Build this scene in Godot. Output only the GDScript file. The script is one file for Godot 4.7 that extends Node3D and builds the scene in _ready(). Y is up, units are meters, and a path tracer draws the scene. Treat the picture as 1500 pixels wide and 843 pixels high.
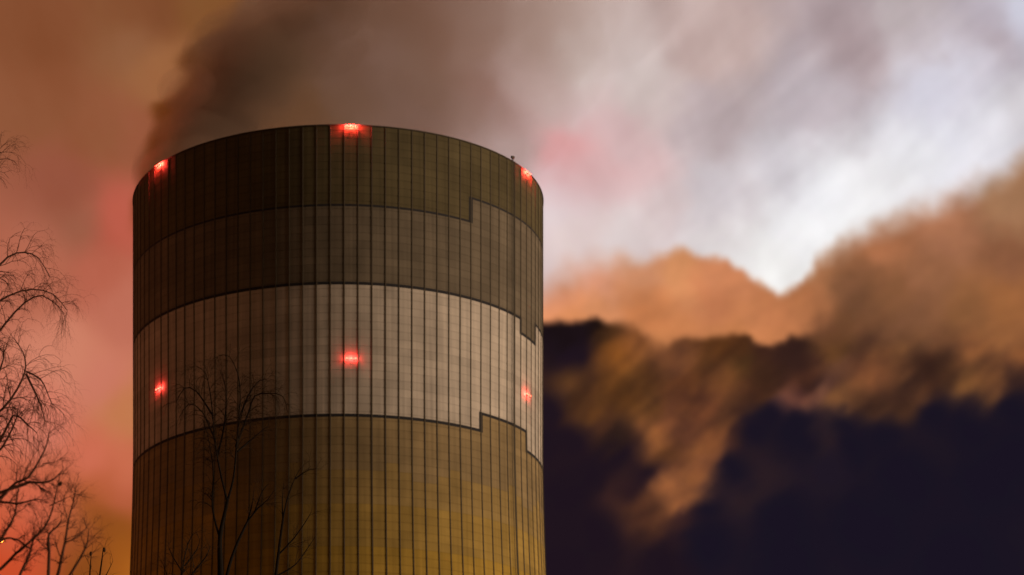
extends Node3D

# Sky key colours: [azimuth in degrees right of north, elevation in degrees, colour]
const PLUME := [
	[-2.37, 25.72, "6e4a33"], [-1.32, 26.36, "74523e"], [-2.53, 24.77, "6c4426"], [-3.38, 23.80, "6c3818"], [-4.40, 22.98, "66300f"], [0.09, 26.36, "86695e"],
	[0.09, 24.79, "70544a"], [-1.13, 24.31, "664228"], [1.85, 25.72, "8c7068"], [1.83, 24.30, "806660"], [3.60, 25.85, "aa918a"], [3.56, 23.96, "a08580"],
	[5.35, 25.79, "c3aca5"], [5.30, 24.22, "cdb6b2"], [6.19, 24.97, "d4c3be"], [6.98, 23.37, "d2b4b4"], [5.56, 21.84, "ded2d4"], [6.03, 21.03, "e0cbc8"],
	[7.90, 24.58, "cdbcb8"], [7.75, 21.75, "d7c4c4"], [9.66, 25.42, "bea5a0"], [9.55, 23.54, "b9a8aa"], [9.43, 21.66, "c8bec3"], [13.04, 25.15, "a59194"],
	[14.90, 24.98, "bcafb4"], [14.41, 25.49, "b0a2a4"], [15.86, 24.26, "d2ccd6"], [16.38, 25.28, "bab0ba"], [12.09, 23.83, "b9acb2"], [11.15, 22.34, "cdc6cc"],
	[11.06, 21.09, "f4f2f4"], [10.50, 20.19, "f4f2f0"], [15.10, 24.03, "d7d4e1"], [15.30, 22.77, "e6e5ee"], [11.93, 21.66, "ebe9ed"], [14.44, 22.23, "eeedf2"],
	[9.87, 20.69, "eae4e4"], [16.11, 22.69, "e2dfe6"], [9.56, 21.03, "e2d9d9"], [11.87, 20.88, "f5f3f4"], [11.14, 19.99, "f3f1ef"], [15.58, 22.28, "e6e3ea"],
	[13.59, 21.84, "f2f0f2"], [16.33, 24.82, "b4a5ac"], [17.06, 25.50, "cdcddc"], [16.79, 23.08, "d7d2d7"], [12.72, 21.29, "f4f2f3"], [6.88, 21.00, "ded0cf"],
	[4.56, 22.82, "b49c98"], [5.81, 23.13, "e6a2a2"], [6.11, 23.05, "e2a8a8"], [6.70, 22.75, "dab0b0"], [7.19, 22.38, "d8b6b6"], [5.53, 22.19, "e4bcbe"],  # pink keys: red beacon glow on the steam, put into the sky colours
	[5.97, 23.72, "d6c2c0"],
]
const HAZE := [
	[-7.62, 25.85, "854e31"], [-5.19, 26.27, "814c2e"], [-7.53, 24.13, "8d5437"], [-5.17, 25.64, "905e3f"], [-4.45, 24.88, "9b633e"], [-5.96, 23.41, "915639"],
	[-6.76, 22.11, "96543f"], [-4.66, 26.13, "7f4c2f"], [-3.61, 26.16, "83542f"], [-4.29, 25.20, "9d6741"], [-5.10, 23.44, "96563b"], [-7.34, 20.19, "b4674f"],
	[-5.84, 20.25, "b8644e"], [-6.59, 18.32, "ce8066"], [-5.74, 17.71, "cc7a64"], [-7.18, 16.72, "d27861"], [-6.00, 15.81, "d06f55"], [-7.54, 13.88, "cb5839"],
	[-7.84, 13.40, "c74a27"], [-7.10, 14.83, "d2674b"], [-5.96, 14.74, "924c1d"], [-5.63, 14.53, "854717"], [-5.22, 14.41, "8e4e1b"], [-6.10, 14.05, "924721"],
	[-5.75, 13.43, "834517"], [-5.12, 13.87, "9d561b"], [-4.96, 13.32, "a95e1d"], [-5.65, 15.16, "bc603d"], [-5.16, 15.08, "b85e41"], [-6.45, 14.85, "cb6747"],
	[-6.31, 14.47, "a5542f"], [-5.09, 15.52, "cb6d4f"], [-5.14, 17.10, "c37a4f"], [-5.63, 21.60, "bc5c49"], [-5.40, 21.37, "bc5c49"], [-6.38, 21.33, "9d6049"],  # the redder pair is beacon glow, coloured into the haze
	[-5.22, 19.47, "bf6f59"],
]
const BANK := [
	[5.40, 19.78, "d89070"], [6.17, 20.08, "d8967a"], [6.14, 19.52, "d48c5f"], [7.64, 19.39, "cd7f4f"], [5.64, 19.38, "dc8c58"], [9.31, 19.62, "c47a52"],
	[10.10, 19.03, "cc8256"], [10.91, 18.91, "cc8054"], [11.44, 19.50, "b27048"], [13.45, 20.30, "a66a48"], [15.11, 20.78, "a36c4e"], [16.43, 21.12, "a07454"],
	[16.30, 19.90, "8e5c40"], [16.21, 18.98, "945e38"], [14.19, 19.46, "905f42"], [12.51, 18.65, "704830"], [12.30, 19.02, "6c462c"], [12.51, 19.27, "704a34"],
	[13.20, 19.22, "845638"], [11.85, 18.53, "704630"], [8.51, 20.14, "cd8a5c"], [7.77, 18.75, "c07a4c"], [11.05, 18.58, "c47c4e"], [9.91, 18.65, "ca804e"],
	[11.80, 19.95, "a8704c"], [13.80, 18.71, "80543a"], [14.92, 18.78, "8a5a38"], [7.68, 20.25, "cc8c68"], [9.50, 20.09, "c07c56"],
]
const LOWER := [
	[5.45, 18.80, "1c1214"], [5.97, 18.86, "1e1418"], [6.29, 18.96, "20140f"], [5.55, 18.40, "21161e"], [5.93, 18.34, "21161e"], [5.22, 17.27, "21161e"],
	[5.04, 16.47, "21161e"], [5.88, 16.49, "21161e"], [6.85, 16.08, "21161e"], [7.61, 15.59, "21161e"], [7.29, 15.06, "2a1a1e"], [6.28, 14.12, "21161e"],
	[8.72, 14.70, "1b1622"], [9.35, 15.52, "1b1622"], [9.98, 16.34, "1b1622"], [10.58, 16.78, "1b1622"], [11.24, 16.55, "1b1622"], [12.19, 16.41, "1b1622"],
	[13.13, 16.16, "1b1622"], [14.11, 16.56, "1b1622"], [15.01, 16.22, "1b1622"], [15.98, 16.61, "1b1622"], [13.50, 15.17, "1b1622"], [15.35, 15.05, "1b1622"],
	[10.60, 14.39, "1b1622"], [12.48, 14.14, "1b1622"], [14.42, 13.27, "1b1622"], [10.53, 13.31, "1b1622"], [7.69, 13.56, "21161e"], [16.02, 15.61, "1b1622"],
	[8.82, 13.84, "1b1622"], [5.49, 15.04, "21161e"], [6.16, 15.65, "21161e"], [5.27, 13.47, "21161e"], [5.53, 17.64, "5a3a20"], [5.81, 17.32, "50321c"],
	[6.19, 16.96, "5a381c"], [6.38, 16.71, "4a2e1e"], [6.76, 16.42, "30201a"], [6.90, 17.41, "5a381a"], [7.42, 17.86, "6e4520"], [6.75, 18.36, "74461e"],
	[6.53, 18.72, "5c3a1c"], [7.26, 18.72, "7c4c28"], [7.48, 17.10, "6e4622"], [7.55, 16.44, "80502c"], [7.82, 16.05, "5e3a20"], [8.59, 15.93, "80502c"],
	[8.78, 15.73, "8a5430"], [8.37, 15.37, "84522e"], [7.97, 15.10, "8a5632"], [7.67, 14.91, "70462a"], [8.18, 15.35, "8c5834"], [8.60, 15.72, "8c5834"],
	[7.42, 14.70, "583624"], [7.50, 14.74, "50301f"], [8.22, 14.56, "3a2422"], [9.01, 16.38, "7a4a2a"], [9.41, 16.68, "6a4226"], [9.59, 16.31, "3a2420"],
	[8.85, 16.95, "7c4a2a"], [8.27, 17.17, "6e4226"], [8.22, 18.11, "84522e"], [7.75, 18.28, "80502c"], [8.90, 17.99, "5a381e"], [9.37, 17.59, "6a4224"],
	[9.88, 17.94, "48301a"], [9.24, 18.37, "503018"], [9.89, 18.37, "4a2c18"], [10.48, 18.15, "3c241a"], [11.06, 18.03, "3a241c"], [10.34, 17.68, "40281a"],
	[11.21, 17.49, "4a2c1e"], [10.23, 17.26, "55341f"], [11.00, 17.13, "84523a"], [11.58, 17.19, "8a5a3c"], [12.14, 16.97, "704a2c"], [12.71, 16.89, "5a3a24"],
	[13.36, 16.71, "4a3020"], [12.00, 17.63, "7a5032"], [12.76, 17.49, "75492c"], [13.50, 17.26, "6a4428"], [14.19, 17.58, "40281c"], [14.58, 17.60, "4a301f"],
	[15.11, 17.23, "664427"], [15.59, 17.38, "70482a"], [16.28, 17.69, "855430"], [16.14, 17.29, "3a2620"], [14.71, 18.05, "7e5230"], [15.19, 18.06, "8a5832"],
	[13.78, 18.29, "604028"], [12.81, 18.24, "5c3c26"], [12.05, 18.38, "55381f"], [11.66, 15.60, "221a24"], [11.61, 16.25, "2c2024"], [11.05, 16.24, "1b1622"],
	[12.29, 15.86, "1b1622"], [8.37, 17.62, "744524"], [15.96, 18.08, "8a5a34"], [8.00, 16.69, "70442a"], [8.47, 16.36, "70442a"], [8.36, 15.73, "704428"],
]
const BANK_TOP := [Vector2(3.45, 19.04), Vector2(4.98, 19.80), Vector2(5.67, 20.22), Vector2(6.52, 20.46), Vector2(7.69, 20.49), Vector2(8.54, 20.67), Vector2(9.03, 20.46), Vector2(9.52, 20.37), Vector2(10.09, 20.02), Vector2(10.48, 19.81), Vector2(10.87, 19.50), Vector2(11.25, 19.67), Vector2(11.82, 20.20), Vector2(12.67, 20.67), Vector2(13.51, 20.99), Vector2(14.84, 21.30), Vector2(15.84, 21.61), Vector2(16.85, 22.08), Vector2(18.51, 22.73)]
const BANK_FOOT := [Vector2(3.45, 19.07), Vector2(5.12, 19.09), Vector2(5.79, 19.14), Vector2(6.38, 19.18), Vector2(6.54, 19.08), Vector2(7.28, 18.93), Vector2(7.68, 18.59), Vector2(8.00, 18.39), Vector2(8.43, 18.69), Vector2(9.08, 18.59), Vector2(9.58, 18.66), Vector2(9.99, 18.64), Vector2(10.22, 18.44), Vector2(10.54, 18.33), Vector2(10.87, 18.44), Vector2(11.05, 18.58), Vector2(11.69, 18.48), Vector2(12.97, 18.40), Vector2(14.24, 18.31), Vector2(16.44, 18.19)]
const STEAM_EDGE := [Vector2(-5.22, 21.85), Vector2(-5.03, 22.36), Vector2(-4.97, 22.81), Vector2(-4.87, 23.44), Vector2(-4.73, 23.73), Vector2(-4.87, 24.00), Vector2(-4.81, 24.21), Vector2(-4.44, 24.37), Vector2(-4.06, 24.70), Vector2(-4.03, 24.92), Vector2(-4.25, 25.20), Vector2(-4.08, 25.49), Vector2(-3.60, 25.77), Vector2(-2.90, 25.99), Vector2(-2.77, 26.34), Vector2(-2.65, 26.65), Vector2(-2.05, 27.60)]

# Bare trees: stems as (x, height) tracks in metres
const T1_TRUNK := [
	[Vector2(-2.93, 15.27), Vector2(-2.93, 15.91), Vector2(-2.96, 16.83), Vector2(-2.88, 17.36), Vector2(-2.79, 17.80)],
]
const T1_STEMS := [
	[Vector2(-2.79, 17.80), Vector2(-2.93, 18.34), Vector2(-3.06, 18.96), Vector2(-3.14, 19.50), Vector2(-3.19, 20.05), Vector2(-3.26, 20.59), Vector2(-3.38, 21.03), Vector2(-3.59, 21.18)],
	[Vector2(-2.79, 17.80), Vector2(-2.64, 18.43), Vector2(-2.57, 19.32), Vector2(-2.52, 20.05), Vector2(-2.50, 20.59), Vector2(-2.57, 21.14), Vector2(-2.79, 21.59), Vector2(-3.04, 21.62)],
	[Vector2(-2.96, 16.83), Vector2(-3.16, 17.63), Vector2(-3.16, 18.60), Vector2(-3.31, 19.50), Vector2(-3.46, 19.96)],
	[Vector2(-2.60, 19.23), Vector2(-2.28, 20.14), Vector2(-2.13, 20.56), Vector2(-1.76, 20.63), Vector2(-1.41, 20.54), Vector2(-1.29, 20.12)],
	[Vector2(-2.55, 19.11), Vector2(-2.13, 19.54), Vector2(-1.79, 19.87)],
	[Vector2(-3.12, 19.41), Vector2(-3.47, 20.16), Vector2(-3.82, 20.37), Vector2(-4.05, 20.01)],
	[Vector2(-2.52, 19.96), Vector2(-2.32, 20.59), Vector2(-2.05, 21.03), Vector2(-1.80, 21.11)],
	[Vector2(-3.19, 20.05), Vector2(-3.62, 20.69), Vector2(-3.93, 20.78), Vector2(-4.13, 20.41)],
	[Vector2(-3.06, 19.00), Vector2(-2.90, 19.87), Vector2(-2.88, 20.78), Vector2(-3.03, 21.33)],
]
const T2_TRUNK := [
	[Vector2(-2.83, 15.27), Vector2(-2.77, 15.91), Vector2(-2.64, 16.40), Vector2(-2.48, 16.83), Vector2(-2.28, 17.27)],
]
const T2_STEMS := [
	[Vector2(-2.28, 17.27), Vector2(-2.04, 17.57), Vector2(-1.77, 17.80), Vector2(-1.60, 18.03)],
	[Vector2(-2.28, 17.27), Vector2(-2.15, 17.80), Vector2(-2.12, 18.16)],
	[Vector2(-2.11, 17.50), Vector2(-1.91, 18.03), Vector2(-1.74, 18.21)],
]
const T3_TRUNK := [
	[Vector2(-1.56, 14.82), Vector2(-1.51, 15.32), Vector2(-1.42, 16.16), Vector2(-1.34, 16.80)],
]
const T3_STEMS := [
	[Vector2(-1.34, 16.80), Vector2(-1.25, 17.27), Vector2(-1.05, 17.83), Vector2(-0.90, 18.08)],
	[Vector2(-1.42, 15.96), Vector2(-1.07, 16.33), Vector2(-0.78, 16.75), Vector2(-0.65, 16.98)],
	[Vector2(-1.34, 16.80), Vector2(-1.36, 17.35), Vector2(-1.32, 17.78)],
	[Vector2(-1.50, 15.40), Vector2(-1.04, 15.69), Vector2(-0.71, 16.16), Vector2(-0.55, 16.41)],
	[Vector2(-1.05, 17.83), Vector2(-0.72, 18.04), Vector2(-0.42, 18.04)],
]
const T4_STEMS := [
	[Vector2(-5.71, 13.91), Vector2(-5.33, 14.57), Vector2(-5.04, 14.95), Vector2(-4.79, 15.03), Vector2(-4.57, 14.94), Vector2(-4.39, 14.64)],
	[Vector2(-5.69, 13.37), Vector2(-5.31, 14.07), Vector2(-5.01, 14.35), Vector2(-4.66, 14.47), Vector2(-4.34, 14.40), Vector2(-4.12, 14.15)],
	[Vector2(-5.76, 12.94), Vector2(-5.28, 13.42), Vector2(-4.99, 13.80), Vector2(-4.71, 14.10), Vector2(-4.44, 14.20), Vector2(-4.17, 13.99)],
	[Vector2(-5.62, 12.09), Vector2(-5.13, 12.38), Vector2(-4.88, 12.64), Vector2(-4.72, 12.94), Vector2(-4.67, 13.15), Vector2(-4.72, 13.37), Vector2(-4.86, 13.58)],
	[Vector2(-4.67, 13.06), Vector2(-4.51, 12.74), Vector2(-4.44, 12.59), Vector2(-4.35, 12.32)],
	[Vector2(-4.67, 13.10), Vector2(-4.46, 12.99), Vector2(-4.35, 12.79), Vector2(-4.28, 12.61)],
	[Vector2(-5.58, 11.46), Vector2(-5.10, 11.79), Vector2(-4.91, 12.09), Vector2(-4.80, 12.40), Vector2(-4.79, 12.53)],
	[Vector2(-5.54, 12.61), Vector2(-5.15, 12.94), Vector2(-5.02, 13.26), Vector2(-5.02, 13.47)],
	[Vector2(-5.39, 11.56), Vector2(-5.01, 11.98), Vector2(-4.82, 12.38), Vector2(-4.61, 12.24), Vector2(-4.45, 12.09)],
	[Vector2(-5.60, 15.79), Vector2(-5.35, 16.53), Vector2(-5.18, 16.59)],
]
const T5_STEMS := [
	[Vector2(-3.85, 8.12), Vector2(-3.55, 8.41), Vector2(-3.37, 8.58), Vector2(-3.25, 8.62), Vector2(-3.12, 8.82), Vector2(-3.06, 8.95), Vector2(-3.03, 9.08)],
	[Vector2(-3.25, 8.62), Vector2(-3.12, 8.61), Vector2(-3.00, 8.64), Vector2(-2.90, 8.74)],
	[Vector2(-3.79, 7.48), Vector2(-3.51, 7.71), Vector2(-3.38, 7.87), Vector2(-3.21, 8.04), Vector2(-3.09, 8.19), Vector2(-3.03, 8.36), Vector2(-3.00, 8.56), Vector2(-2.97, 8.78)],
	[Vector2(-3.03, 8.36), Vector2(-2.90, 8.42), Vector2(-2.77, 8.48)],
	[Vector2(-2.96, 7.46), Vector2(-2.91, 7.66), Vector2(-2.89, 7.82), Vector2(-2.86, 8.01), Vector2(-2.84, 8.25), Vector2(-2.80, 8.45), Vector2(-2.79, 8.59)],
	[Vector2(-2.84, 8.25), Vector2(-2.89, 8.39), Vector2(-2.88, 8.49)],
	[Vector2(-2.86, 7.96), Vector2(-2.71, 8.04), Vector2(-2.59, 8.19)],
	[Vector2(-2.85, 7.51), Vector2(-2.68, 7.79), Vector2(-2.61, 7.95), Vector2(-2.60, 8.08)],
	[Vector2(-3.01, 7.44), Vector2(-3.01, 7.86), Vector2(-3.02, 8.04), Vector2(-2.94, 8.12), Vector2(-2.89, 8.20)],
	[Vector2(-3.65, 7.71), Vector2(-3.53, 8.01), Vector2(-3.46, 8.15), Vector2(-3.40, 8.30), Vector2(-3.39, 8.52), Vector2(-3.37, 8.74)],
	[Vector2(-3.76, 8.34), Vector2(-3.54, 8.39), Vector2(-3.36, 8.36), Vector2(-3.19, 8.39), Vector2(-3.09, 8.39)],
	[Vector2(-3.73, 7.86), Vector2(-3.53, 8.01), Vector2(-3.35, 8.01), Vector2(-3.20, 7.89)],
	[Vector2(-3.12, 8.82), Vector2(-3.00, 8.83), Vector2(-2.90, 8.88)],
	[Vector2(-3.35, 7.35), Vector2(-3.30, 7.64), Vector2(-3.22, 7.82), Vector2(-3.18, 8.01), Vector2(-3.10, 8.09)],
]
const T6_STEMS := [
	[Vector2(-3.69, 14.36), Vector2(-3.61, 15.17), Vector2(-3.51, 15.66), Vector2(-3.39, 15.91)],
	[Vector2(-3.61, 15.01), Vector2(-3.87, 15.42), Vector2(-3.97, 15.66)],
	[Vector2(-3.69, 14.52), Vector2(-3.34, 15.09), Vector2(-3.10, 15.42), Vector2(-3.01, 15.66)],
	[Vector2(-3.80, 14.36), Vector2(-3.97, 14.93), Vector2(-4.09, 15.25)],
	[Vector2(-3.58, 15.17), Vector2(-3.30, 15.58), Vector2(-3.24, 15.82)],
]
const T7_STEMS := [
	[Vector2(-4.81, 12.42), Vector2(-4.75, 12.97), Vector2(-4.70, 13.36), Vector2(-4.68, 13.58)],
	[Vector2(-4.97, 12.42), Vector2(-4.96, 12.97), Vector2(-4.96, 13.25), Vector2(-4.95, 13.50)],
	[Vector2(-5.08, 12.35), Vector2(-5.20, 12.83), Vector2(-5.32, 13.14)],
	[Vector2(-4.74, 12.83), Vector2(-4.59, 13.11), Vector2(-4.49, 13.32)],
]

const AXIS := Vector3(0, 0, -447)       # the cooling tower's axis
const RIB_FIRST := 1.6                  # degrees
const RIB_STEP := 3.6
const LIFT := 1.5
const RIM := 181.0

var warp_a := FastNoiseLite.new()
var warp_b := FastNoiseLite.new()
var puff := FastNoiseLite.new()
var used_names := {}
var fields := {}


func _ready() -> void:
	# ---- camera
	var cam := Camera3D.new()
	cam.name = "camera"
	cam.projection = Camera3D.PROJECTION_FRUSTUM
	cam.near = 0.5
	cam.far = 9000.0
	cam.size = 2.0 * cam.near * 421.5 / 3600.0
	cam.frustum_offset = Vector2(cam.near * 255.0 / 3600.0, 0.0)
	cam.position = Vector3(0, 1.7, 0)
	cam.rotation_degrees = Vector3(20, 0, 0)
	var lens := CameraAttributesPhysical.new()
	lens.frustum_focal_length = 100.0
	lens.exposure_aperture = 2.8
	lens.frustum_focus_distance = 60.0
	lens.frustum_near = cam.near
	lens.frustum_far = cam.far
	cam.attributes = lens
	add_child(cam)
	# ---- sky
	for n in [warp_a, warp_b, puff]:
		n.noise_type = FastNoiseLite.TYPE_SIMPLEX_SMOOTH
		n.fractal_type = FastNoiseLite.FRACTAL_FBM
		n.fractal_octaves = 5
		n.fractal_gain = 0.5
		n.frequency = 1.0
	warp_a.seed = 11
	warp_b.seed = 23
	puff.seed = 37
	puff.fractal_octaves = 6
	var sky_mat := PanoramaSkyMaterial.new()
	sky_mat.panorama = ImageTexture.create_from_image(sky_image())
	var env := Environment.new()
	env.background_mode = Environment.BG_SKY
	env.sky = Sky.new()
	env.sky.sky_material = sky_mat
	env.background_energy_multiplier = 1.0
	env.tonemap_mode = Environment.TONE_MAPPER_LINEAR
	env.tonemap_exposure = 1.0
	env.sdfgi_enabled = true
	env.ssao_enabled = true
	env.ssil_enabled = true
	env.volumetric_fog_enabled = true
	env.volumetric_fog_density = 0.0
	var we := WorldEnvironment.new()
	we.name = "world_environment"
	we.environment = env
	add_child(we)
	# ---- the one directional light: low, warm, from the right
	var sun := DirectionalLight3D.new()
	sun.name = "low_warm_light"
	sun.light_color = Color(1.0, 0.87, 0.75)
	sun.light_energy = 0.75
	sun.light_angular_distance = 24.0
	sun.shadow_enabled = true
	sun.rotation_degrees = Vector3(-9, 77, 0)
	add_child(sun)
	# ---- setting and tower
	build_ground()
	build_tower()
	build_beacons()
	build_steam()
	build_trees()
	build_street_lamp()


# ------------------------------------------------------------------ sky

func field_at(list: Array, az: float, el: float, s: float) -> Color:
	var c := Vector3.ZERO
	var total := 0.0
	for e in list:
		var dx: float = (az - e.x) * 0.94
		var dy: float = el - e.y
		var d2 := dx * dx + dy * dy + s
		var w := 1.0 / (d2 * d2 * sqrt(d2))
		total += w
		c += e.c * w
	c /= total
	return Color(c.x, c.y, c.z)


const F_AZ0 := -16.0
const F_EL0 := 6.0
const F_STEP := 0.25
const F_W := 164
const F_H := 110

func make_field(called: String, keys: Array, s: float) -> void:
	var list := []
	for k in keys:
		var col := Color(k[2])
		list.append({"x": float(k[0]), "y": float(k[1]), "c": Vector3(col.r, col.g, col.b)})
	var grid := PackedColorArray()
	if called == "lower":
		grid.resize(LOW_W * LOW_H)
		for j in LOW_H:
			for i in LOW_W:
				grid[j * LOW_W + i] = field_at(list, 3.0 + i * LOW_STEP, 11.5 + j * LOW_STEP, s)
		fields[called] = grid
		return
	grid.resize(F_W * F_H)
	for j in F_H:
		for i in F_W:
			grid[j * F_W + i] = field_at(list, F_AZ0 + i * F_STEP, F_EL0 + j * F_STEP, s)
	fields[called] = grid


func field(called: String, az: float, el: float) -> Color:
	var grid: PackedColorArray = fields[called]
	var x := clampf((az - F_AZ0) / F_STEP, 0.0, F_W - 1.01)
	var y := clampf((el - F_EL0) / F_STEP, 0.0, F_H - 1.01)
	var i := int(x)
	var j := int(y)
	var a := grid[j * F_W + i].lerp(grid[j * F_W + i + 1], x - i)
	var b := grid[(j + 1) * F_W + i].lerp(grid[(j + 1) * F_W + i + 1], x - i)
	return a.lerp(b, y - j)


const LOW_STEP := 0.08
const LOW_W := 220
const LOW_H := 110

func fine_field(az: float, el: float) -> Color:
	var grid: PackedColorArray = fields["lower"]
	var x := clampf((az - 3.0) / LOW_STEP, 0.0, LOW_W - 1.01)
	var y := clampf((el - 11.5) / LOW_STEP, 0.0, LOW_H - 1.01)
	var i := int(x)
	var j := int(y)
	var a := grid[j * LOW_W + i].lerp(grid[j * LOW_W + i + 1], x - i)
	var b := grid[(j + 1) * LOW_W + i].lerp(grid[(j + 1) * LOW_W + i + 1], x - i)
	return a.lerp(b, y - j)


func track(line: Array, az: float) -> float:
	if az <= line[0].x:
		return line[0].y
	for k in range(1, line.size()):
		if az <= line[k].x:
			var t: float = (az - line[k - 1].x) / (line[k].x - line[k - 1].x)
			return lerpf(line[k - 1].y, line[k].y, t)
	return line[-1].y


func track_x(line: Array, el: float) -> float:
	if el <= line[0].y:
		return line[0].x
	for k in range(1, line.size()):
		if el <= line[k].y and line[k].y > line[k - 1].y:
			var t: float = clampf((el - line[k - 1].y) / (line[k].y - line[k - 1].y), 0.0, 1.0)
			return lerpf(line[k - 1].x, line[k].x, t)
	return line[-1].x


func ease01(a: float, b: float, x: float) -> float:
	return smoothstep(a, b, x)


func far_sky(az: float, el: float, d: Vector3) -> Color:
	# the overcast night round the rest of the sky: steam glowing orange over the plant to the left, moonlit steam drifting off to the right, dull cloud behind
	var n := puff.get_noise_3dv(d * 3.0)
	var m := warp_a.get_noise_3dv(d * 1.6)
	var dull := Color("31261a").lerp(Color("4e3c29"), clampf(0.5 + n * 1.3, 0.0, 1.0))
	var orange := Color("9a5434").lerp(Color("ca7450"), clampf(0.5 + n, 0.0, 1.0))
	var pale := Color("8c7a74").lerp(Color("c4b8b6"), clampf(0.5 + n * 1.1, 0.0, 1.0))
	var clear := Color("1c1622").lerp(Color("4a3426"), smoothstep(0.05, 0.5, n + m * 0.6))
	var left := smoothstep(-155.0, -90.0, az) * (1.0 - smoothstep(-22.0, 18.0, az + n * 30.0)) * (1.0 - smoothstep(25.0, 65.0, el))  # unseen orange glow, widened round behind to light the left of the tower
	var right := smoothstep(-14.0, 20.0, az + n * 30.0) * (1.0 - smoothstep(35.0, 90.0, az)) * (1.0 - smoothstep(45.0, 75.0, el))
	var above := smoothstep(17.0, 25.0, el + n * 5.0)
	var c := dull.lerp(orange, left)
	return c.lerp(clear.lerp(pale, above), right)


func sky_color(az: float, el: float) -> Color:
	var ra := deg_to_rad(az)
	var re := deg_to_rad(el)
	var d := Vector3(sin(ra) * cos(re), sin(re), -cos(ra) * cos(re))
	var outside := maxf(maxf(-9.0 - az, az - 18.0), maxf(11.0 - el, el - 28.5))
	var near := 1.0 - smoothstep(0.0, 7.0, outside)
	if near <= 0.0:
		return far_sky(az, el, d)
	var wa := warp_a.get_noise_3dv(d * 24.0)
	var wb := warp_b.get_noise_3dv(d * 24.0)
	var fa := warp_a.get_noise_3dv(d * 75.0 + Vector3(5, 1, 2))
	var fb := warp_b.get_noise_3dv(d * 75.0 + Vector3(3, 8, 2))
	var p := puff.get_noise_3dv(d * 34.0)
	var x := az + wa * 0.55 + fa * 0.18
	var y := el + wb * 0.45 + fb * 0.18
	# pale drifting steam against the orange haze on the left
	var pale := field("plume", x, y)
	var haze := field("haze", az + wa * 0.2, el + wb * 0.2)
	var edge := az + wa * 0.1 + fa * 0.1 - track_x(STEAM_EDGE, el + wb * 0.08)
	var up := smoothstep(21.0, 22.0, el)
	var c := haze.lerp(pale, lerpf(smoothstep(-0.5, 1.5, az), smoothstep(-0.12, 0.34, edge), up))
	var streak := warp_b.get_noise_3dv(Vector3(d.x * 26.0 + d.y * 8.0, d.y * 14.0, d.z * 9.0)) * lerpf(0.4, 1.0, smoothstep(-2.0, 4.0, az))
	c = Color(c.r + streak * 0.06, c.g + streak * 0.065, c.b + streak * 0.065)
	# thin brighter and darker wisps drawn out along the drift, to the upper right
	var drift := puff.get_noise_3dv(Vector3((d.x * 0.8 + d.y * 0.6) * 14.0, (d.y * 0.8 - d.x * 0.6) * 48.0, d.z * 10.0)) * 0.07 * smoothstep(6.0, 9.0, az)
	c = Color(c.r + drift, c.g + drift, c.b + drift)
	# the lit cloud bank under it
	var top := track(BANK_TOP, az + fa * 0.16)
	var soft := lerpf(0.18, 0.5, smoothstep(11.2, 13.0, az)) + 0.45 * (1.0 - smoothstep(5.5, 8.6, az))
	var under := smoothstep(soft, -soft, el + fb * 0.2 - top) * smoothstep(1.0, 3.5, az)
	var bank := field("bank", x, y)
	bank = bank * (1.0 + p * 0.1 + warp_a.get_noise_3dv(Vector3(d.x * 22.0 + d.y * 26.0, d.y * 50.0 - d.x * 30.0, d.z * 20.0)) * 0.11)
	c = c.lerp(bank, under)
	# ragged brown cloud over the clear night below
	var foot := track(BANK_FOOT, az + fa * 0.14)
	var fsoft := lerpf(0.09, 0.5, smoothstep(11.0, 12.2, az)) + 0.12 * smoothstep(6.6, 7.0, az) * (1.0 - smoothstep(7.9, 8.3, az))
	var below := smoothstep(fsoft, -fsoft, el + fb * 0.12 - foot) * smoothstep(1.0, 3.5, az)
	if below > 0.001:
		var low := Color(0, 0, 0)
		var along := d.x * 0.8 + d.y * 0.6
		var across := d.y * 0.8 - d.x * 0.6
		var wisp := puff.get_noise_3dv(Vector3(along * 20.0, across * 75.0, d.z * 30.0))
		var curl := warp_b.get_noise_3dv(Vector3(along * 26.0 + 9.0, across * 60.0, d.z * 25.0))
		for k in 7:   # the clouds drifted while the shutter was open
			var u := (k - 3.0) / 3.0
			low += fine_field(az + wa * 0.16 + fa * 0.08 - curl * 0.28 + u * 0.16, el + wb * 0.13 + fb * 0.08 + curl * 0.3 + u * 0.13)
		low = low * (0.93 / 7.0)
		var tatter := 1.0 + (p * 0.3 + wisp * 0.5 + fa * 0.12) * smoothstep(0.12, 0.35, low.r)
		low = Color(low.r * tatter, low.g * tatter * 0.97, low.b * lerpf(1.0, tatter, 0.6) * 1.05)
		c = c.lerp(low, below)
	if near < 1.0:
		c = far_sky(az, el, d).lerp(c, near)
	return c


func sky_image() -> Image:
	make_field("plume", PLUME, 0.35)
	make_field("haze", HAZE, 0.22)
	make_field("bank", BANK, 0.2)
	make_field("lower", LOWER, 0.022)
	var w := 4096
	var h := 2048
	var img := Image.create(512, 256, false, Image.FORMAT_RGB8)
	for j in 256:
		var el := 90.0 - (j + 0.5) / 256.0 * 180.0
		for i in 512:
			# the panorama starts straight ahead and runs to the right
			img.set_pixel((i + 256) % 512, j, sky_color((i + 0.5) / 512.0 * 360.0 - 180.0, maxf(el, 0.0)))
	img.resize(w, h, Image.INTERPOLATE_CUBIC)
	var px := w / 360.0
	for j in range(int((90.0 - 37.0) * px), int((90.0 - 4.0) * px)):
		var el := 90.0 - (j + 0.5) / px
		for i in range(int((180.0 - 17.0) * px), int((180.0 + 26.0) * px)):
			img.set_pixel((i + w / 2) % w, j, sky_color((i + 0.5) / px - 180.0, el))
	return img


# ------------------------------------------------------------------ helpers

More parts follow.
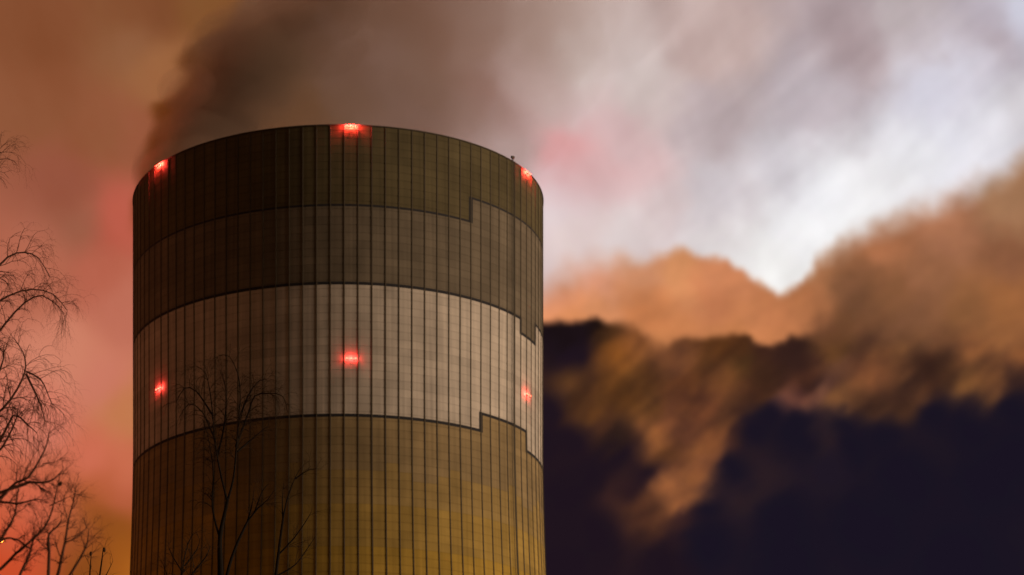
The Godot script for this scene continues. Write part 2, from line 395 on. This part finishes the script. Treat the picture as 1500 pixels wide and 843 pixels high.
func numbered(called: String) -> String:
	var n: int = used_names.get(called, 0)
	used_names[called] = n + 1
	return called if n == 0 else "%s_%03d" % [called, n]


func tag(o: Node, label: String, category: String, group := "", kind := "") -> void:
	if label:
		o.set_meta("label", label)
	if category:
		o.set_meta("category", category)
	if group:
		o.set_meta("group", group)
	if kind:
		o.set_meta("kind", kind)


func thing(called: String, label: String, category: String, at: Vector3, group := "") -> Node3D:
	var o := Node3D.new()
	o.name = numbered(called)
	o.position = at
	tag(o, label, category, group)
	add_child(o, true)
	return o


func put(called: String, mesh: Mesh, mat: Material, parent: Node, at := Vector3.ZERO) -> MeshInstance3D:
	var o := MeshInstance3D.new()
	o.name = called
	o.mesh = mesh
	o.material_override = null
	for k in mesh.get_surface_count():
		o.set_surface_override_material(k, mat)
	o.position = at
	parent.add_child(o, true)
	return o


func plain_material(c: Color, rough := 0.9, metal := 0.0) -> StandardMaterial3D:
	var m := StandardMaterial3D.new()
	m.albedo_color = c.linear_to_srgb()
	m.roughness = rough
	m.metallic = metal
	m.metallic_specular = 0.3
	return m


func quad(st: SurfaceTool, a: Vector3, b: Vector3, c: Vector3, d: Vector3, na: Vector3, nb: Vector3, nc: Vector3, nd: Vector3) -> void:
	for q in [[a, na], [b, nb], [c, nc], [a, na], [c, nc], [d, nd]]:
		st.set_normal(q[1])
		st.add_vertex(q[0])


func flat_quad(st: SurfaceTool, a: Vector3, b: Vector3, c: Vector3, d: Vector3) -> void:
	var n := (c - a).cross(b - a).normalized()
	quad(st, a, b, c, d, n, n, n, n)


func box(st: SurfaceTool, t: Transform3D, size: Vector3) -> void:
	var h := size * 0.5
	var v := []
	for k in 8:
		v.append(t * Vector3(h.x if k & 1 else -h.x, h.y if k & 2 else -h.y, h.z if k & 4 else -h.z))
	for f in [[0, 2, 3, 1], [5, 7, 6, 4], [4, 6, 2, 0], [1, 3, 7, 5], [2, 6, 7, 3], [4, 0, 1, 5]]:
		flat_quad(st, v[f[0]], v[f[1]], v[f[2]], v[f[3]])


func begin() -> SurfaceTool:
	var st := SurfaceTool.new()
	st.begin(Mesh.PRIMITIVE_TRIANGLES)
	return st


func tube(st: SurfaceTool, pts: Array, radii: Array, sides: int) -> void:
	var rings := []
	var norms := []
	for k in pts.size():
		var along: Vector3 = (pts[mini(k + 1, pts.size() - 1)] - pts[maxi(k - 1, 0)]).normalized()
		var u := along.cross(Vector3(0.31, 0.2, 0.93)).normalized()
		var v := along.cross(u)
		var ring := []
		var nr := []
		for s in sides:
			var a := TAU * s / sides
			var n := u * cos(a) + v * sin(a)
			nr.append(n)
			ring.append(pts[k] + n * radii[k])
		rings.append(ring)
		norms.append(nr)
	for k in pts.size() - 1:
		for s in sides:
			var s2 := (s + 1) % sides
			quad(st, rings[k][s], rings[k + 1][s], rings[k + 1][s2], rings[k][s2], norms[k][s], norms[k + 1][s], norms[k + 1][s2], norms[k][s2])


# ------------------------------------------------------------------ ground

func build_ground() -> void:
	var st := begin()
	var n := 24
	for i in n:
		var a := TAU * i / n
		var b := TAU * (i + 1) / n
		for r in [[0.0, 85.0], [60.0, 400.0], [400.0, 4000.0]]:
			var p0 := Vector3(cos(a) * r[0], 0, sin(a) * r[0])
			var p1 := Vector3(cos(a) * r[1], 0, sin(a) * r[1])
			var p2 := Vector3(cos(b) * r[1], 0, sin(b) * r[1])
			var p3 := Vector3(cos(b) * r[0], 0, sin(b) * r[0])
			quad(st, p0, p1, p2, p3, Vector3.UP, Vector3.UP, Vector3.UP, Vector3.UP)
	var m := plain_material(Color(0.045, 0.05, 0.03), 1.0)
	var noise := NoiseTexture2D.new()
	noise.width = 512
	noise.height = 512
	noise.seamless = true
	var fn := FastNoiseLite.new()
	fn.seed = 4
	fn.frequency = 0.02
	noise.noise = fn
	var ramp := Gradient.new()
	ramp.set_color(0, Color(0.55, 0.55, 0.5))
	ramp.set_color(1, Color(1, 1, 1))
	noise.color_ramp = ramp
	m.albedo_texture = noise
	m.uv1_triplanar = true
	m.uv1_world_triplanar = true
	m.uv1_scale = Vector3.ONE * 0.05
	var g := put("ground", st.commit(), m, self)
	tag(g, "dark grass field under the trees reaching to the horizon", "", "", "structure")


# ------------------------------------------------------------------ cooling tower

func radius_at(h: float) -> float:
	var t := [[0.0, 62.0], [12.0, 57.5], [30.0, 51.0], [50.0, 45.3], [70.0, 41.3], [85.0, 39.65], [97.0, 38.75], [110.0, 38.45], [127.0, 38.49], [139.0, 38.8], [151.0, 39.17], [166.0, 39.6], [182.0, 40.06]]
	for k in range(1, t.size()):
		if h <= t[k][0]:
			var a: Array = t[maxi(k - 2, 0)]
			var b: Array = t[k - 1]
			var c: Array = t[k]
			var e: Array = t[mini(k + 1, t.size() - 1)]
			var u: float = (h - b[0]) / (c[0] - b[0])
			var m0: float = (c[1] - a[1]) / maxf(c[0] - a[0], 0.1) * (c[0] - b[0])
			var m1: float = (e[1] - b[1]) / maxf(e[0] - b[0], 0.1) * (c[0] - b[0])
			var u2 := u * u
			var u3 := u2 * u
			return (2 * u3 - 3 * u2 + 1) * b[1] + (u3 - 2 * u2 + u) * m0 + (-2 * u3 + 3 * u2) * c[1] + (u3 - u2) * m1
	return t[-1][1]


func on_shell(deg: float, h: float, out := 0.0) -> Vector3:
	var a := deg_to_rad(deg)
	var r := radius_at(h) + out
	return Vector3(sin(a) * r, h, cos(a) * r)


func radial(deg: float) -> Vector3:
	var a := deg_to_rad(deg)
	return Vector3(sin(a), 0, cos(a))


func weather_texture() -> ImageTexture:
	# concrete as it was poured: a tone for every lift, water streaks and blotches; 96 m a side
	var s := 1024
	var img := Image.create(s, s, false, Image.FORMAT_RGB8)
	var streaks := FastNoiseLite.new()
	streaks.seed = 5
	streaks.frequency = 0.03
	streaks.fractal_octaves = 3
	var blot := FastNoiseLite.new()
	blot.seed = 8
	blot.frequency = 0.012
	blot.fractal_octaves = 5
	var rng := RandomNumberGenerator.new()
	rng.seed = 77
	var tones := []
	for k in 64:
		tones.append(rng.randf_range(-0.025, 0.025))
	for j in s:
		var lift := int(j / 16.0)
		var in_lift := j % 16
		for i in s:
			# seamless across: the streak noise is read round a circle
			var a := TAU * i / s
			var v := 0.90 + streaks.get_noise_3d(cos(a) * 620.0, sin(a) * 620.0, j * 0.06) * 0.09
			v += blot.get_noise_3d(cos(a) * 163.0, sin(a) * 163.0, j) * 0.11
			v += tones[lift]
			v += streaks.get_noise_3d(cos(a) * 60.0 + lift * 37.0, sin(a) * 60.0, lift * 91.0) * 0.05
			if in_lift == 0:
				v -= 0.07
			elif in_lift == 1 or in_lift == 15:
				v -= 0.02
			v = clampf(v, 0.3, 1.0)
			img.set_pixel(i, j, Color(v, v * 0.99, v * 0.975))
	img.generate_mipmaps()
	return ImageTexture.create_from_image(img)


func panel_mesh(h0: float, h1: float) -> ArrayMesh:
	# one bay between two ribs; a shallow groove at each pour joint
	var st := begin()
	var cuts := [[h0, 0.0]]
	var j := ceili((h0 + 0.2) / LIFT)
	while j * LIFT < h1 - 0.2:
		var y := j * LIFT
		cuts.append([y - 0.07, 0.0])
		cuts.append([y - 0.04, -0.025])
		cuts.append([y + 0.04, -0.025])
		cuts.append([y + 0.07, 0.0])
		j += 1
	cuts.append([h1, 0.0])
	var half := RIB_STEP * 0.5
	for k in cuts.size() - 1:
		var lo: Array = cuts[k]
		var hi: Array = cuts[k + 1]
		for s in 2:
			var a0 := -half + half * s
			var a1 := a0 + half
			var p0 := on_shell(a0, lo[0], lo[1])
			var p1 := on_shell(a1, lo[0], lo[1])
			var p2 := on_shell(a1, hi[0], hi[1])
			var p3 := on_shell(a0, hi[0], hi[1])
			if lo[1] == hi[1]:
				quad(st, p0, p3, p2, p1, radial(a0), radial(a0), radial(a1), radial(a1))
			else:
				flat_quad(st, p0, p3, p2, p1)
	return st.commit()


func low_edge(line: int, bay: int) -> float:
	# where one painted field ends: level, with steps on the right
	if line == 1:
		return 170.35 if bay >= 10 and bay < 46 else 165.7
	if line == 2:
		return 151.0 if bay < 16 or bay >= 46 else (148.2 if bay < 19 else 152.2)
	if line == 3:
		return 126.8 if bay < 11 or bay >= 46 else (130.0 if bay < 17 else 126.4)
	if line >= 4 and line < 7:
		# tiers of the painted floodlight glow; the first edge steps from bay to bay
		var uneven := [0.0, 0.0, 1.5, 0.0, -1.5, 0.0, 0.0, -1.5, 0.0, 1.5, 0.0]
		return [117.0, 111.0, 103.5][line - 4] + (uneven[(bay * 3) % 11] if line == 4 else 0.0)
	return RIM if line == 0 else 12.0


func border_mesh(line: int) -> ArrayMesh:
	var st := begin()
	var hh := 0.2 if line == 1 else 0.27
	for bay in 100:
		var h := low_edge(line, bay)
		for s in 2:
			var a0 := RIB_FIRST + RIB_STEP * (bay + s * 0.5)
			var a1 := a0 + RIB_STEP * 0.5
			var q := [on_shell(a0, h - hh, 0.03), on_shell(a0, h + hh, 0.03), on_shell(a1, h + hh, 0.03), on_shell(a1, h - hh, 0.03)]
			quad(st, q[0], q[1], q[2], q[3], radial(a0), radial(a0), radial(a1), radial(a1))
		var before := low_edge(line, posmod(bay - 1, 100))
		if absf(before - h) > 0.1:
			var a := RIB_FIRST + RIB_STEP * bay
			var lo := minf(h, before) - hh
			var hi := maxf(h, before) + hh
			var w := 0.62
			var q := [on_shell(a - w, lo, 0.034), on_shell(a - w, hi, 0.034), on_shell(a + w, hi, 0.034), on_shell(a + w, lo, 0.034)]
			quad(st, q[0], q[1], q[2], q[3], radial(a), radial(a), radial(a), radial(a))
	return st.commit()


func build_tower() -> void:
	var tower := thing("cooling_tower", "huge ribbed concrete cooling tower painted in dark and pale bands", "cooling tower", AXIS)
	var weather := weather_texture()
	var bands := [
		["dark_band", Color(0.155, 0.13, 0.068)],
		["grey_band", Color(0.235, 0.20, 0.147)],
		["white_band", Color(0.72, 0.655, 0.57)],
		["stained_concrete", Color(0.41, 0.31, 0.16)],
		["tan_concrete_painted_glow", Color(0.445, 0.32, 0.12)],  # from here down, floodlight glow is put into the concrete colour, brighter each tier
		["ochre_concrete_painted_glow", Color(0.50, 0.345, 0.092)],
		["lower_ochre_painted_glow", Color(0.56, 0.37, 0.068)],
	]
	var rng := RandomNumberGenerator.new()
	rng.seed = 3
	var shared := {}
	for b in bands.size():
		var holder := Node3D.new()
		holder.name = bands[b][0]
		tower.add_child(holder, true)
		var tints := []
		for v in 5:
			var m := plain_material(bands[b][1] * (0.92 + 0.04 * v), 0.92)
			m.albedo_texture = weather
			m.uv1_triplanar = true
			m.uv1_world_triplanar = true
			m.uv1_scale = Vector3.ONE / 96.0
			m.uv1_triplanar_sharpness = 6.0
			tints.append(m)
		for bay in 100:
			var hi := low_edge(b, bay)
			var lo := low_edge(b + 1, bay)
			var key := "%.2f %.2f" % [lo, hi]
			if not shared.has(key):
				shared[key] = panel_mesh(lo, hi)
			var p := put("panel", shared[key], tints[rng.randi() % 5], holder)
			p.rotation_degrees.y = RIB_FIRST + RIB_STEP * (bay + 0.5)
	# dark lines painted along the band edges
	var line_mat := plain_material(Color(0.034, 0.033, 0.036), 0.85)
	for line in [1, 2, 3]:
		put("border_line", border_mesh(line), line_mat, tower)
	# wind ribs
	var st := begin()
	var steps := 40
	for k in steps:
		var h0 := lerpf(12.0, RIM - 0.02, k / float(steps))
		var h1 := lerpf(12.0, RIM - 0.02, (k + 1) / float(steps))
		var q := []
		for h in [h0, h1]:
			var r := radius_at(h)
			q.append([Vector3(-0.12, h, r - 0.1), Vector3(-0.085, h, r + 0.09), Vector3(0.085, h, r + 0.09), Vector3(0.12, h, r - 0.1)])
		for s in 3:
			flat_quad(st, q[0][s], q[1][s], q[1][s + 1], q[0][s + 1])
	var rib := st.commit()
	var rib_mat := plain_material(Color(0.11, 0.092, 0.066), 0.95)
	for k in 100:
		var o := put("rib", rib, rib_mat, tower)
		o.rotation_degrees.y = RIB_FIRST + RIB_STEP * k
		o.scale.x = [1.0, 0.9, 1.3, 0.9, 1.1, 0.85, 1.0, 1.4][rng.randi() % 8]
	# rim ring, inside face
	var cap := begin()
	var inner := begin()
	for k in 200:
		var a0 := k * 1.8
		var a1 := a0 + 1.8
		var prof := [[RIM - 0.02, 0.16], [RIM + 0.16, 0.16], [RIM + 0.22, 0.08], [RIM + 0.22, -0.95], [RIM - 0.5, -0.95]]
		for s in prof.size() - 1:
			flat_quad(cap, on_shell(a0, prof[s][0], prof[s][1]), on_shell(a0, prof[s + 1][0], prof[s + 1][1]), on_shell(a1, prof[s + 1][0], prof[s + 1][1]), on_shell(a1, prof[s][0], prof[s][1]))
		for s in 12:
			var h0 := lerpf(12.0, RIM - 0.4, s / 12.0)
			var h1 := lerpf(12.0, RIM - 0.4, (s + 1) / 12.0)
			flat_quad(inner, on_shell(a1, h0, -0.9), on_shell(a1, h1, -0.9), on_shell(a0, h1, -0.9), on_shell(a0, h0, -0.9))
	var dark := plain_material(Color(0.12, 0.10, 0.08), 0.95)
	put("rim_ring", cap.commit(), dark, tower)
	put("inner_shell", inner.commit(), dark, tower)
	# raked legs that carry the shell over the air inlet
	var leg := begin()
	var foot := Vector3(0, 0, 62.5)
	for s in [-1.0, 1.0]:
		var head := Vector3(sin(deg_to_rad(3.0 * s)), 0, cos(deg_to_rad(3.0 * s))) * (radius_at(12.0) - 0.4) + Vector3(0, 12.1, 0)
		tube(leg, [foot, head], [0.55, 0.5], 8)
	var legs := leg.commit()
	for k in 50:
		var o := put("raked_leg", legs, dark, tower)
		o.rotation_degrees.y = 7.2 * k
	# ladder with its cable run, up to the rim on the right
	var ladder := begin()
	var rungs := begin()
	for s in [-0.28, 0.28, 0.75]:
		var pts := []
		var rad := []
		for k in 41:
			var h := lerpf(20.0, RIM + (0.9 if absf(s) < 0.5 else 0.1), k / 40.0)
			var p := on_shell(54.0, minf(h, RIM), 0.38)
			p.y = h
			pts.append(p + Vector3(cos(deg_to_rad(54.0)), 0, -sin(deg_to_rad(54.0))) * s)
			rad.append(0.04)
		tube(ladder, pts, rad, 5)
	for k in 500:
		var h := 20.0 + k * 0.322
		var p := on_shell(54.0, h, 0.38)
		var t := Transform3D(Basis(Vector3.UP, deg_to_rad(54.0)), p)
		box(rungs, t, Vector3(0.56, 0.035, 0.035))
	var steel := plain_material(Color(0.11, 0.10, 0.08), 0.7, 0.2)
	var lad := put("ladder", ladder.commit(), steel, tower)
	var rg := put("rungs", rungs.commit(), steel, lad)
	rg.set_meta("kind", "stuff")
	# small camera post standing on the rim
	var post := begin()
	var foot_at := on_shell(55.4, RIM, -0.3)
	foot_at.y = RIM + 0.2
	tube(post, [foot_at, foot_at + Vector3(0, 0.75, 0)], [0.1, 0.09], 6)
	box(post, Transform3D(Basis(Vector3.UP, 0.7), foot_at + Vector3(0.05, 0.95, 0.05)), Vector3(0.62, 0.42, 0.42))
	put("rim_post", post.commit(), steel, tower)


# ------------------------------------------------------------------ red warning lights

func build_beacons() -> void:
	var steel := plain_material(Color(0.10, 0.09, 0.085), 0.6, 0.3)
	var glass := StandardMaterial3D.new()
	glass.resource_name = "red_lamp_glass"
	glass.albedo_color = Color(0.9, 0.1, 0.08)
	glass.emission_enabled = true
	glass.emission = Color(1.0, 0.42, 0.30)
	glass.emission_energy_multiplier = 6.0
	var cage := begin()
	for x in [-0.8, 0.0, 0.8]:
		tube(cage, [Vector3(x, -0.26, 0), Vector3(x, -0.15, 0)], [0.09, 0.12], 10)
	var arm := begin()
	box(arm, Transform3D(Basis(), Vector3(0, -0.30, 0)), Vector3(1.9, 0.07, 0.09))
	for x in [-0.5, 0.5]:
		box(arm, Transform3D(Basis(), Vector3(x, -0.34, -0.19)), Vector3(0.07, 0.06, 0.42))
	var lens := begin()
	var profile := [[-0.15, 0.10], [-0.11, 0.12], [0.03, 0.125], [0.10, 0.09], [0.13, 0.02]]
	for s in profile.size() - 1:
		for k in 12:
			var a := TAU * k / 12.0
			var b := TAU * (k + 1) / 12.0
			var lo: Array = profile[s]
			var hi: Array = profile[s + 1]
			flat_quad(lens, Vector3(cos(a) * lo[1], lo[0], sin(a) * lo[1]), Vector3(cos(a) * hi[1], hi[0], sin(a) * hi[1]), Vector3(cos(b) * hi[1], hi[0], sin(b) * hi[1]), Vector3(cos(b) * lo[1], lo[0], sin(b) * lo[1]))
	var made := [cage.commit(), arm.commit(), lens.commit()]
	var spots := [
		[3.4, 180.75, "red warning light on the middle of the tower's front rim", 85.0],
		[-56.4, 180.75, "red warning light at the left end of the tower's rim", 85.0],
		[63.0, 180.75, "red warning light at the right end of the rim, beside the small post", 85.0],
		[3.4, 137.0, "red warning light in the middle of the tower's white band", 9.0],
		[-56.6, 137.0, "red warning light on the left of the tower's white band", 9.0],
		[63.0, 137.0, "red warning light on the right of the white band, under the stepped edge", 9.0],
		[123.4, 180.75, "red warning light on the far side of the rim, hidden behind its right half", 85.0],
		[-116.4, 180.75, "red warning light on the far side of the rim, hidden behind its left half", 85.0],
	]
	for s in spots:
		var h: float = s[1]
		var at := AXIS + on_shell(s[0], minf(h, RIM), 0.42)
		at.y = h
		var b := thing("warning_light", s[2], "warning light", at, "red aircraft warning lights on the tower")
		b.rotation_degrees.y = s[0]
		put("lamp_cage", made[0], steel, b)
		put("bracket", made[1], steel, b)
		for k in 3:
			var at_x := (k - 1) * 0.8
			put("red_lens", made[2], glass, b, Vector3(at_x, 0, 0))
			var l := OmniLight3D.new()
			l.name = "red_light"
			l.position = Vector3(at_x, 0, 0)
			l.light_color = Color(1.0, 0.24, 0.22)
			l.light_energy = s[3] * (0.6 if k == 1 else 0.3)
			l.light_size = 0.08
			l.omni_range = 400.0
			l.omni_attenuation = 2.0
			l.shadow_enabled = true
			b.add_child(l, true)


# ------------------------------------------------------------------ steam

func build_steam() -> void:
	var steam := thing("steam_plume", "dark steam rising from the cooling tower's mouth and drifting right", "steam", AXIS + Vector3(0, RIM, 0))
	steam.set_meta("kind", "stuff")
	var rng := RandomNumberGenerator.new()
	rng.seed = 19
	var mats := {}
	var add := func(at: Vector3, size: Vector3, density: float) -> void:
		var key := "%.4f" % density
		if not mats.has(key):
			var fm := FogMaterial.new()
			fm.albedo = Color(0.97, 0.84, 0.74)
			fm.density = density
			mats[key] = fm
		var f := FogVolume.new()
		f.name = "steam_puff"
		f.shape = RenderingServer.FOG_VOLUME_SHAPE_ELLIPSOID
		f.size = size
		f.position = at
		f.rotation = Vector3(rng.randf() * 0.6, rng.randf() * TAU, rng.randf() * 0.6)
		f.material = mats[key]
		steam.add_child(f, true)
	# body of the plume: fills the mouth, leans right as it climbs
	for k in 26:
		var t := k / 25.0
		var lean := t * t * 30.0 + t * 10.0 - 4.0
		var r := lerpf(26.0, 42.0, t)
		var a := k * 2.4
		var off := Vector3(cos(a), 0, sin(a)) * lerpf(13.0, 22.0, t)
		add.call(Vector3(lean, -14.0 + t * 78.0, 0) + off, Vector3(r, r * 0.8, r) * 1.3, 0.0044)
	# billows along the windward edge
	var edge := [[-36, 4], [-34, 9], [-33, 14], [-31, 19], [-32, 21.5], [-28, 24], [-25, 27], [-25, 30], [-26, 32.5], [-22, 36], [-16, 39], [-12, 43], [-10, 48], [-4, 53]]
	for e in [[-37, 1], [-35, 5], [-34.5, 9], [-33.5, 13], [-32.5, 17]]:
		for k in 3:
			add.call(Vector3(e[0] + 5.0 + k * 2.5, e[1], rng.randf_range(-10, 10)), Vector3(11, 9, 18), 0.02)
	for e in edge:
		for k in 4:
			var r := rng.randf_range(4.0, 9.0)
			add.call(Vector3(e[0] + r * 0.45 + k * 3.0, e[1] + rng.randf_range(-2, 2), rng.randf_range(-14, 14)), Vector3(r * 2.0, r * 1.7, r * 3.0), 0.024)


# ------------------------------------------------------------------ trees

var twig_mat: StandardMaterial3D
var bark_mat: StandardMaterial3D

func to_points(line: Array, z: float, drift: float, rng: RandomNumberGenerator) -> Array:
	# a stem's track, smoothed, wandering in depth
	var curve := []
	var slope := rng.randf_range(-drift, drift)
	var total := 0.0
	for k in line.size():
		if k:
			total += line[k].distance_to(line[k - 1])
		curve.append(Vector3(line[k].x, line[k].y, z + slope * total))
	var out := []
	for k in curve.size() - 1:
		var p0: Vector3 = curve[maxi(k - 1, 0)]
		var p3: Vector3 = curve[mini(k + 2, curve.size() - 1)]
		var n := maxi(2, int(curve[k].distance_to(curve[k + 1]) / 0.18))
		for s in mini(n, 6):
			out.append(curve[k].cubic_interpolate(curve[k + 1], p0, p3, s / float(mini(n, 6))))
	out.append(curve[-1])
	return out


func twig(st: SurfaceTool, from: Vector3, dir: Vector3, length: float, r: float, droop: float, level: int, rng: RandomNumberGenerator) -> void:
	var pts := [from]
	var rad := [r]
	var d := dir.normalized()
	var p := from
	var n := 5 if level > 0 else 4
	for k in n:
		p += d * length / n
		pts.append(p)
		rad.append(r * lerpf(1.0, 0.45, (k + 1.0) / n))
		d = (d + Vector3(rng.randf_range(-0.22, 0.22), rng.randf_range(-0.18, 0.18) - droop * (k + 1.0) / n, rng.randf_range(-0.22, 0.22))).normalized()
	tube(st, pts, rad, 4 if level > 0 else 3)
	if level <= 0:
		return
	var count := rng.randi_range(3, 5)
	for k in count:
		var i := rng.randi_range(1, n)
		var along: Vector3 = (pts[i] - pts[i - 1]).normalized()
		var side := along.cross(Vector3(rng.randf_range(-1, 1), rng.randf_range(-1, 1), rng.randf_range(-1, 1))).normalized()
		twig(st, pts[i], along * 0.75 + side * 0.75, length * rng.randf_range(0.4, 0.7), rad[i] * 0.7, droop, level - 1, rng)


func build_tree(called: String, label: String, root: Vector3, trunk_lines: Array, stems: Array, z: float, r_base: float, r_stem: float, twigs: float, twig_length: float, droop: float, level: int, group: String, seed_value: int) -> Node3D:
	var rng := RandomNumberGenerator.new()
	rng.seed = seed_value
	var t := thing(called, label, "tree", root, group)
	var st := begin()
	var top := root + Vector3(0, 6, 0)
	if trunk_lines.size():
		for line in trunk_lines:
			var pts := to_points(line, z, 0.0, rng)
			pts.push_front(root)
			var rad := []
			for k in pts.size():
				rad.append(lerpf(r_base, r_stem * 1.25, minf(1.0, k / float(pts.size() - 1))) if k else r_base * 1.5)
			tube(st, shifted(pts, root), rad, 9)
			top = pts[-1]
	else:
		# the trunk stands outside the picture: straight up, with the stems leaving it
		var high := 0.0
		for line in stems:
			high = maxf(high, line[0].y) if level == 2 or root.z > -30.0 else (minf(high, line[0].y - 0.6) if high > 0.0 else line[0].y - 0.6)
		var pts := []
		var rad := []
		for k in 9:
			var u := k / 8.0
			pts.append(Vector3(sin(k * 1.3) * 0.08, u * (high + 0.6), cos(k * 0.9) * 0.08))
			rad.append(lerpf(r_base, r_stem, u))
		tube(st, pts, rad, 9)
	put("trunk", st.commit(), bark_mat, t)
	for line in stems:
		var pts := to_points(line, z, 0.25, rng)
		if not trunk_lines.size() and line[0].x < root.x + 1.0 and absf(line[0].x - root.x) > 0.02 and line[0].x < -3.5 * z / -25.0 * 0.9:
			pts.push_front(Vector3(root.x, line[0].y - 0.25, root.z))
		var run := 0.0
		for k in range(1, pts.size()):
			run += pts[k].distance_to(pts[k - 1])
		var thick := r_stem * clampf(run / (r_stem * 40.0), 0.3, 1.0)
		var rad := []
		for k in pts.size():
			rad.append(thick * lerpf(1.0, 0.25, k / float(pts.size() - 1)))
		var bst := begin()
		tube(bst, shifted(pts, root), rad, 6)
		var br := put("branch", bst.commit(), bark_mat, t)
		var tw := begin()
		var count := int(pts.size() * twigs)
		for k in count:
			var i := rng.randi_range(int(pts.size() * 0.25), pts.size() - 1)
			var along: Vector3 = (pts[i] - pts[maxi(i - 1, 0)]).normalized()
			var side := along.cross(Vector3(rng.randf_range(-1, 1), rng.randf_range(-0.5, 0.5), rng.randf_range(-1, 1))).normalized()
			twig(tw, pts[i] - root, along * 0.7 + side * 0.8 + Vector3(0, 0.25, 0), twig_length * rng.randf_range(0.5, 1.2), maxf(rad[i] * 0.4, r_stem * 0.13), droop, level, rng)
		var o := put("twigs", tw.commit(), twig_mat, br)
		o.set_meta("kind", "stuff")
	return t


func shifted(pts: Array, root: Vector3) -> Array:
	var out := []
	for p in pts:
		out.append(p - root)
	return out


func build_trees() -> void:
	bark_mat = plain_material(Color(0.02, 0.016, 0.013), 1.0)
	bark_mat.specular_mode = BaseMaterial3D.SPECULAR_DISABLED
	twig_mat = plain_material(Color(0.06, 0.036, 0.02), 1.0)
	twig_mat.specular_mode = BaseMaterial3D.SPECULAR_DISABLED
	var dark_bark := bark_mat
	var dark_twig := twig_mat
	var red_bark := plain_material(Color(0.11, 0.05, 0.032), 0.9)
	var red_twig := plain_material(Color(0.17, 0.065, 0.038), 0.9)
	build_tree("birch_tree", "bare weeping birch standing in front of the tower's left half", Vector3(-2.95, 0, -60), T1_TRUNK, T1_STEMS, -60, 0.10, 0.03, 2.2, 0.65, 0.6, 2, "", 5)
	build_tree("bare_tree", "slim bare tree leaning right from beside the weeping birch's trunk", Vector3(-2.75, 0, -62), T2_TRUNK, T2_STEMS, -60, 0.05, 0.024, 1.2, 0.5, 0.05, 2, "", 6)
	build_tree("bare_tree", "thin forked bare tree before the tower's middle, right of the weeping birch", Vector3(-1.7, 0, -58), T3_TRUNK, T3_STEMS, -58, 0.045, 0.022, 1.2, 0.5, 0.1, 2, "", 7)
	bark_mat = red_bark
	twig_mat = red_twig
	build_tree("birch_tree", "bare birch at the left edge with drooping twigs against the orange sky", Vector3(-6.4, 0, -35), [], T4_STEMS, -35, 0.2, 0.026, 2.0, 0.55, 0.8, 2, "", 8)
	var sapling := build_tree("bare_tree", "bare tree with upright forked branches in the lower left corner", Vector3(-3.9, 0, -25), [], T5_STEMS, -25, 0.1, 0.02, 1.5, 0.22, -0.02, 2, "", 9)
	bark_mat = dark_bark
	twig_mat = dark_twig
	build_tree("bare_shrub", "twiggy bare shrub low in front of the tower's left edge", Vector3(-4.0, 0, -56), [], T6_STEMS, -56, 0.1, 0.03, 2.2, 0.4, 0.05, 1, "", 10)
	var seedy := build_tree("bare_shrub", "thin bare shrub with dark seed heads between the left trees and the tower", Vector3(-4.75, 0, -48), [], T7_STEMS, -48, 0.08, 0.028, 0.8, 0.35, 0.0, 1, "", 12)
	# a last dead leaf, and the seed heads
	var rng := RandomNumberGenerator.new()
	rng.seed = 2
	var leaf := SphereMesh.new()
	leaf.radius = 0.02
	leaf.height = 0.06
	leaf.radial_segments = 7
	leaf.rings = 4
	var l := put("dead_leaf", leaf, twig_mat, sapling, Vector3(-2.925, 8.60, -25) - sapling.position)
	l.rotation = Vector3(0.2, 0.4, -0.5)
	l.scale = Vector3(1, 1, 0.35)
	var head := SphereMesh.new()
	head.radius = 0.028
	head.height = 0.10
	head.radial_segments = 8
	head.rings = 5
	for line in [T7_STEMS[0], T7_STEMS[1]]:
		var e: Vector2 = line[-1]
		put("seed_head", head, twig_mat, seedy, Vector3(e.x, e.y, -48) - seedy.position)


# ------------------------------------------------------------------ floodlight mast at the left edge

func build_street_lamp() -> void:
	var t := thing("lamp_mast", "tall lamp mast with a lit orange lamp, behind the trees at the left edge", "lamp mast", Vector3(-22.6, 0, -160))
	var steel := plain_material(Color(0.12, 0.11, 0.1), 0.5, 0.5)
	var st := begin()
	tube(st, [Vector3(-0.9, 0, 0), Vector3(-0.9, 20, 0), Vector3(-0.9, 41.4, 0), Vector3(-0.7, 41.9, 0), Vector3(-0.1, 42.0, 0)], [0.3, 0.2, 0.12, 0.08, 0.06], 10)
	put("pole", st.commit(), steel, t)
	var hd := begin()
	box(hd, Transform3D(Basis(Vector3.BACK, 0.05), Vector3(0.1, 41.95, 0)), Vector3(0.5, 0.1, 0.3))
	put("lamp_head", hd.commit(), steel, t)
	var m := StandardMaterial3D.new()
	m.resource_name = "sodium_lamp"
	m.albedo_color = Color(1, 0.7, 0.3)
	m.emission_enabled = true
	m.emission = Color(1.0, 0.85, 0.62)
	m.emission_energy_multiplier = 0.7
	var gl := begin()
	box(gl, Transform3D(Basis(Vector3.BACK, 0.05), Vector3(0.12, 41.87, 0)), Vector3(0.16, 0.035, 0.15))
	put("lamp_glass", gl.commit(), m, t)
	var l := OmniLight3D.new()
	l.name = "sodium_light"
	l.light_color = Color(1.0, 0.55, 0.2)
	l.light_energy = 1.0
	l.light_size = 0.1
	l.omni_range = 300.0
	l.omni_attenuation = 2.0
	l.shadow_enabled = true
	l.position = Vector3(0.12, 41.75, 0)
	t.add_child(l, true)
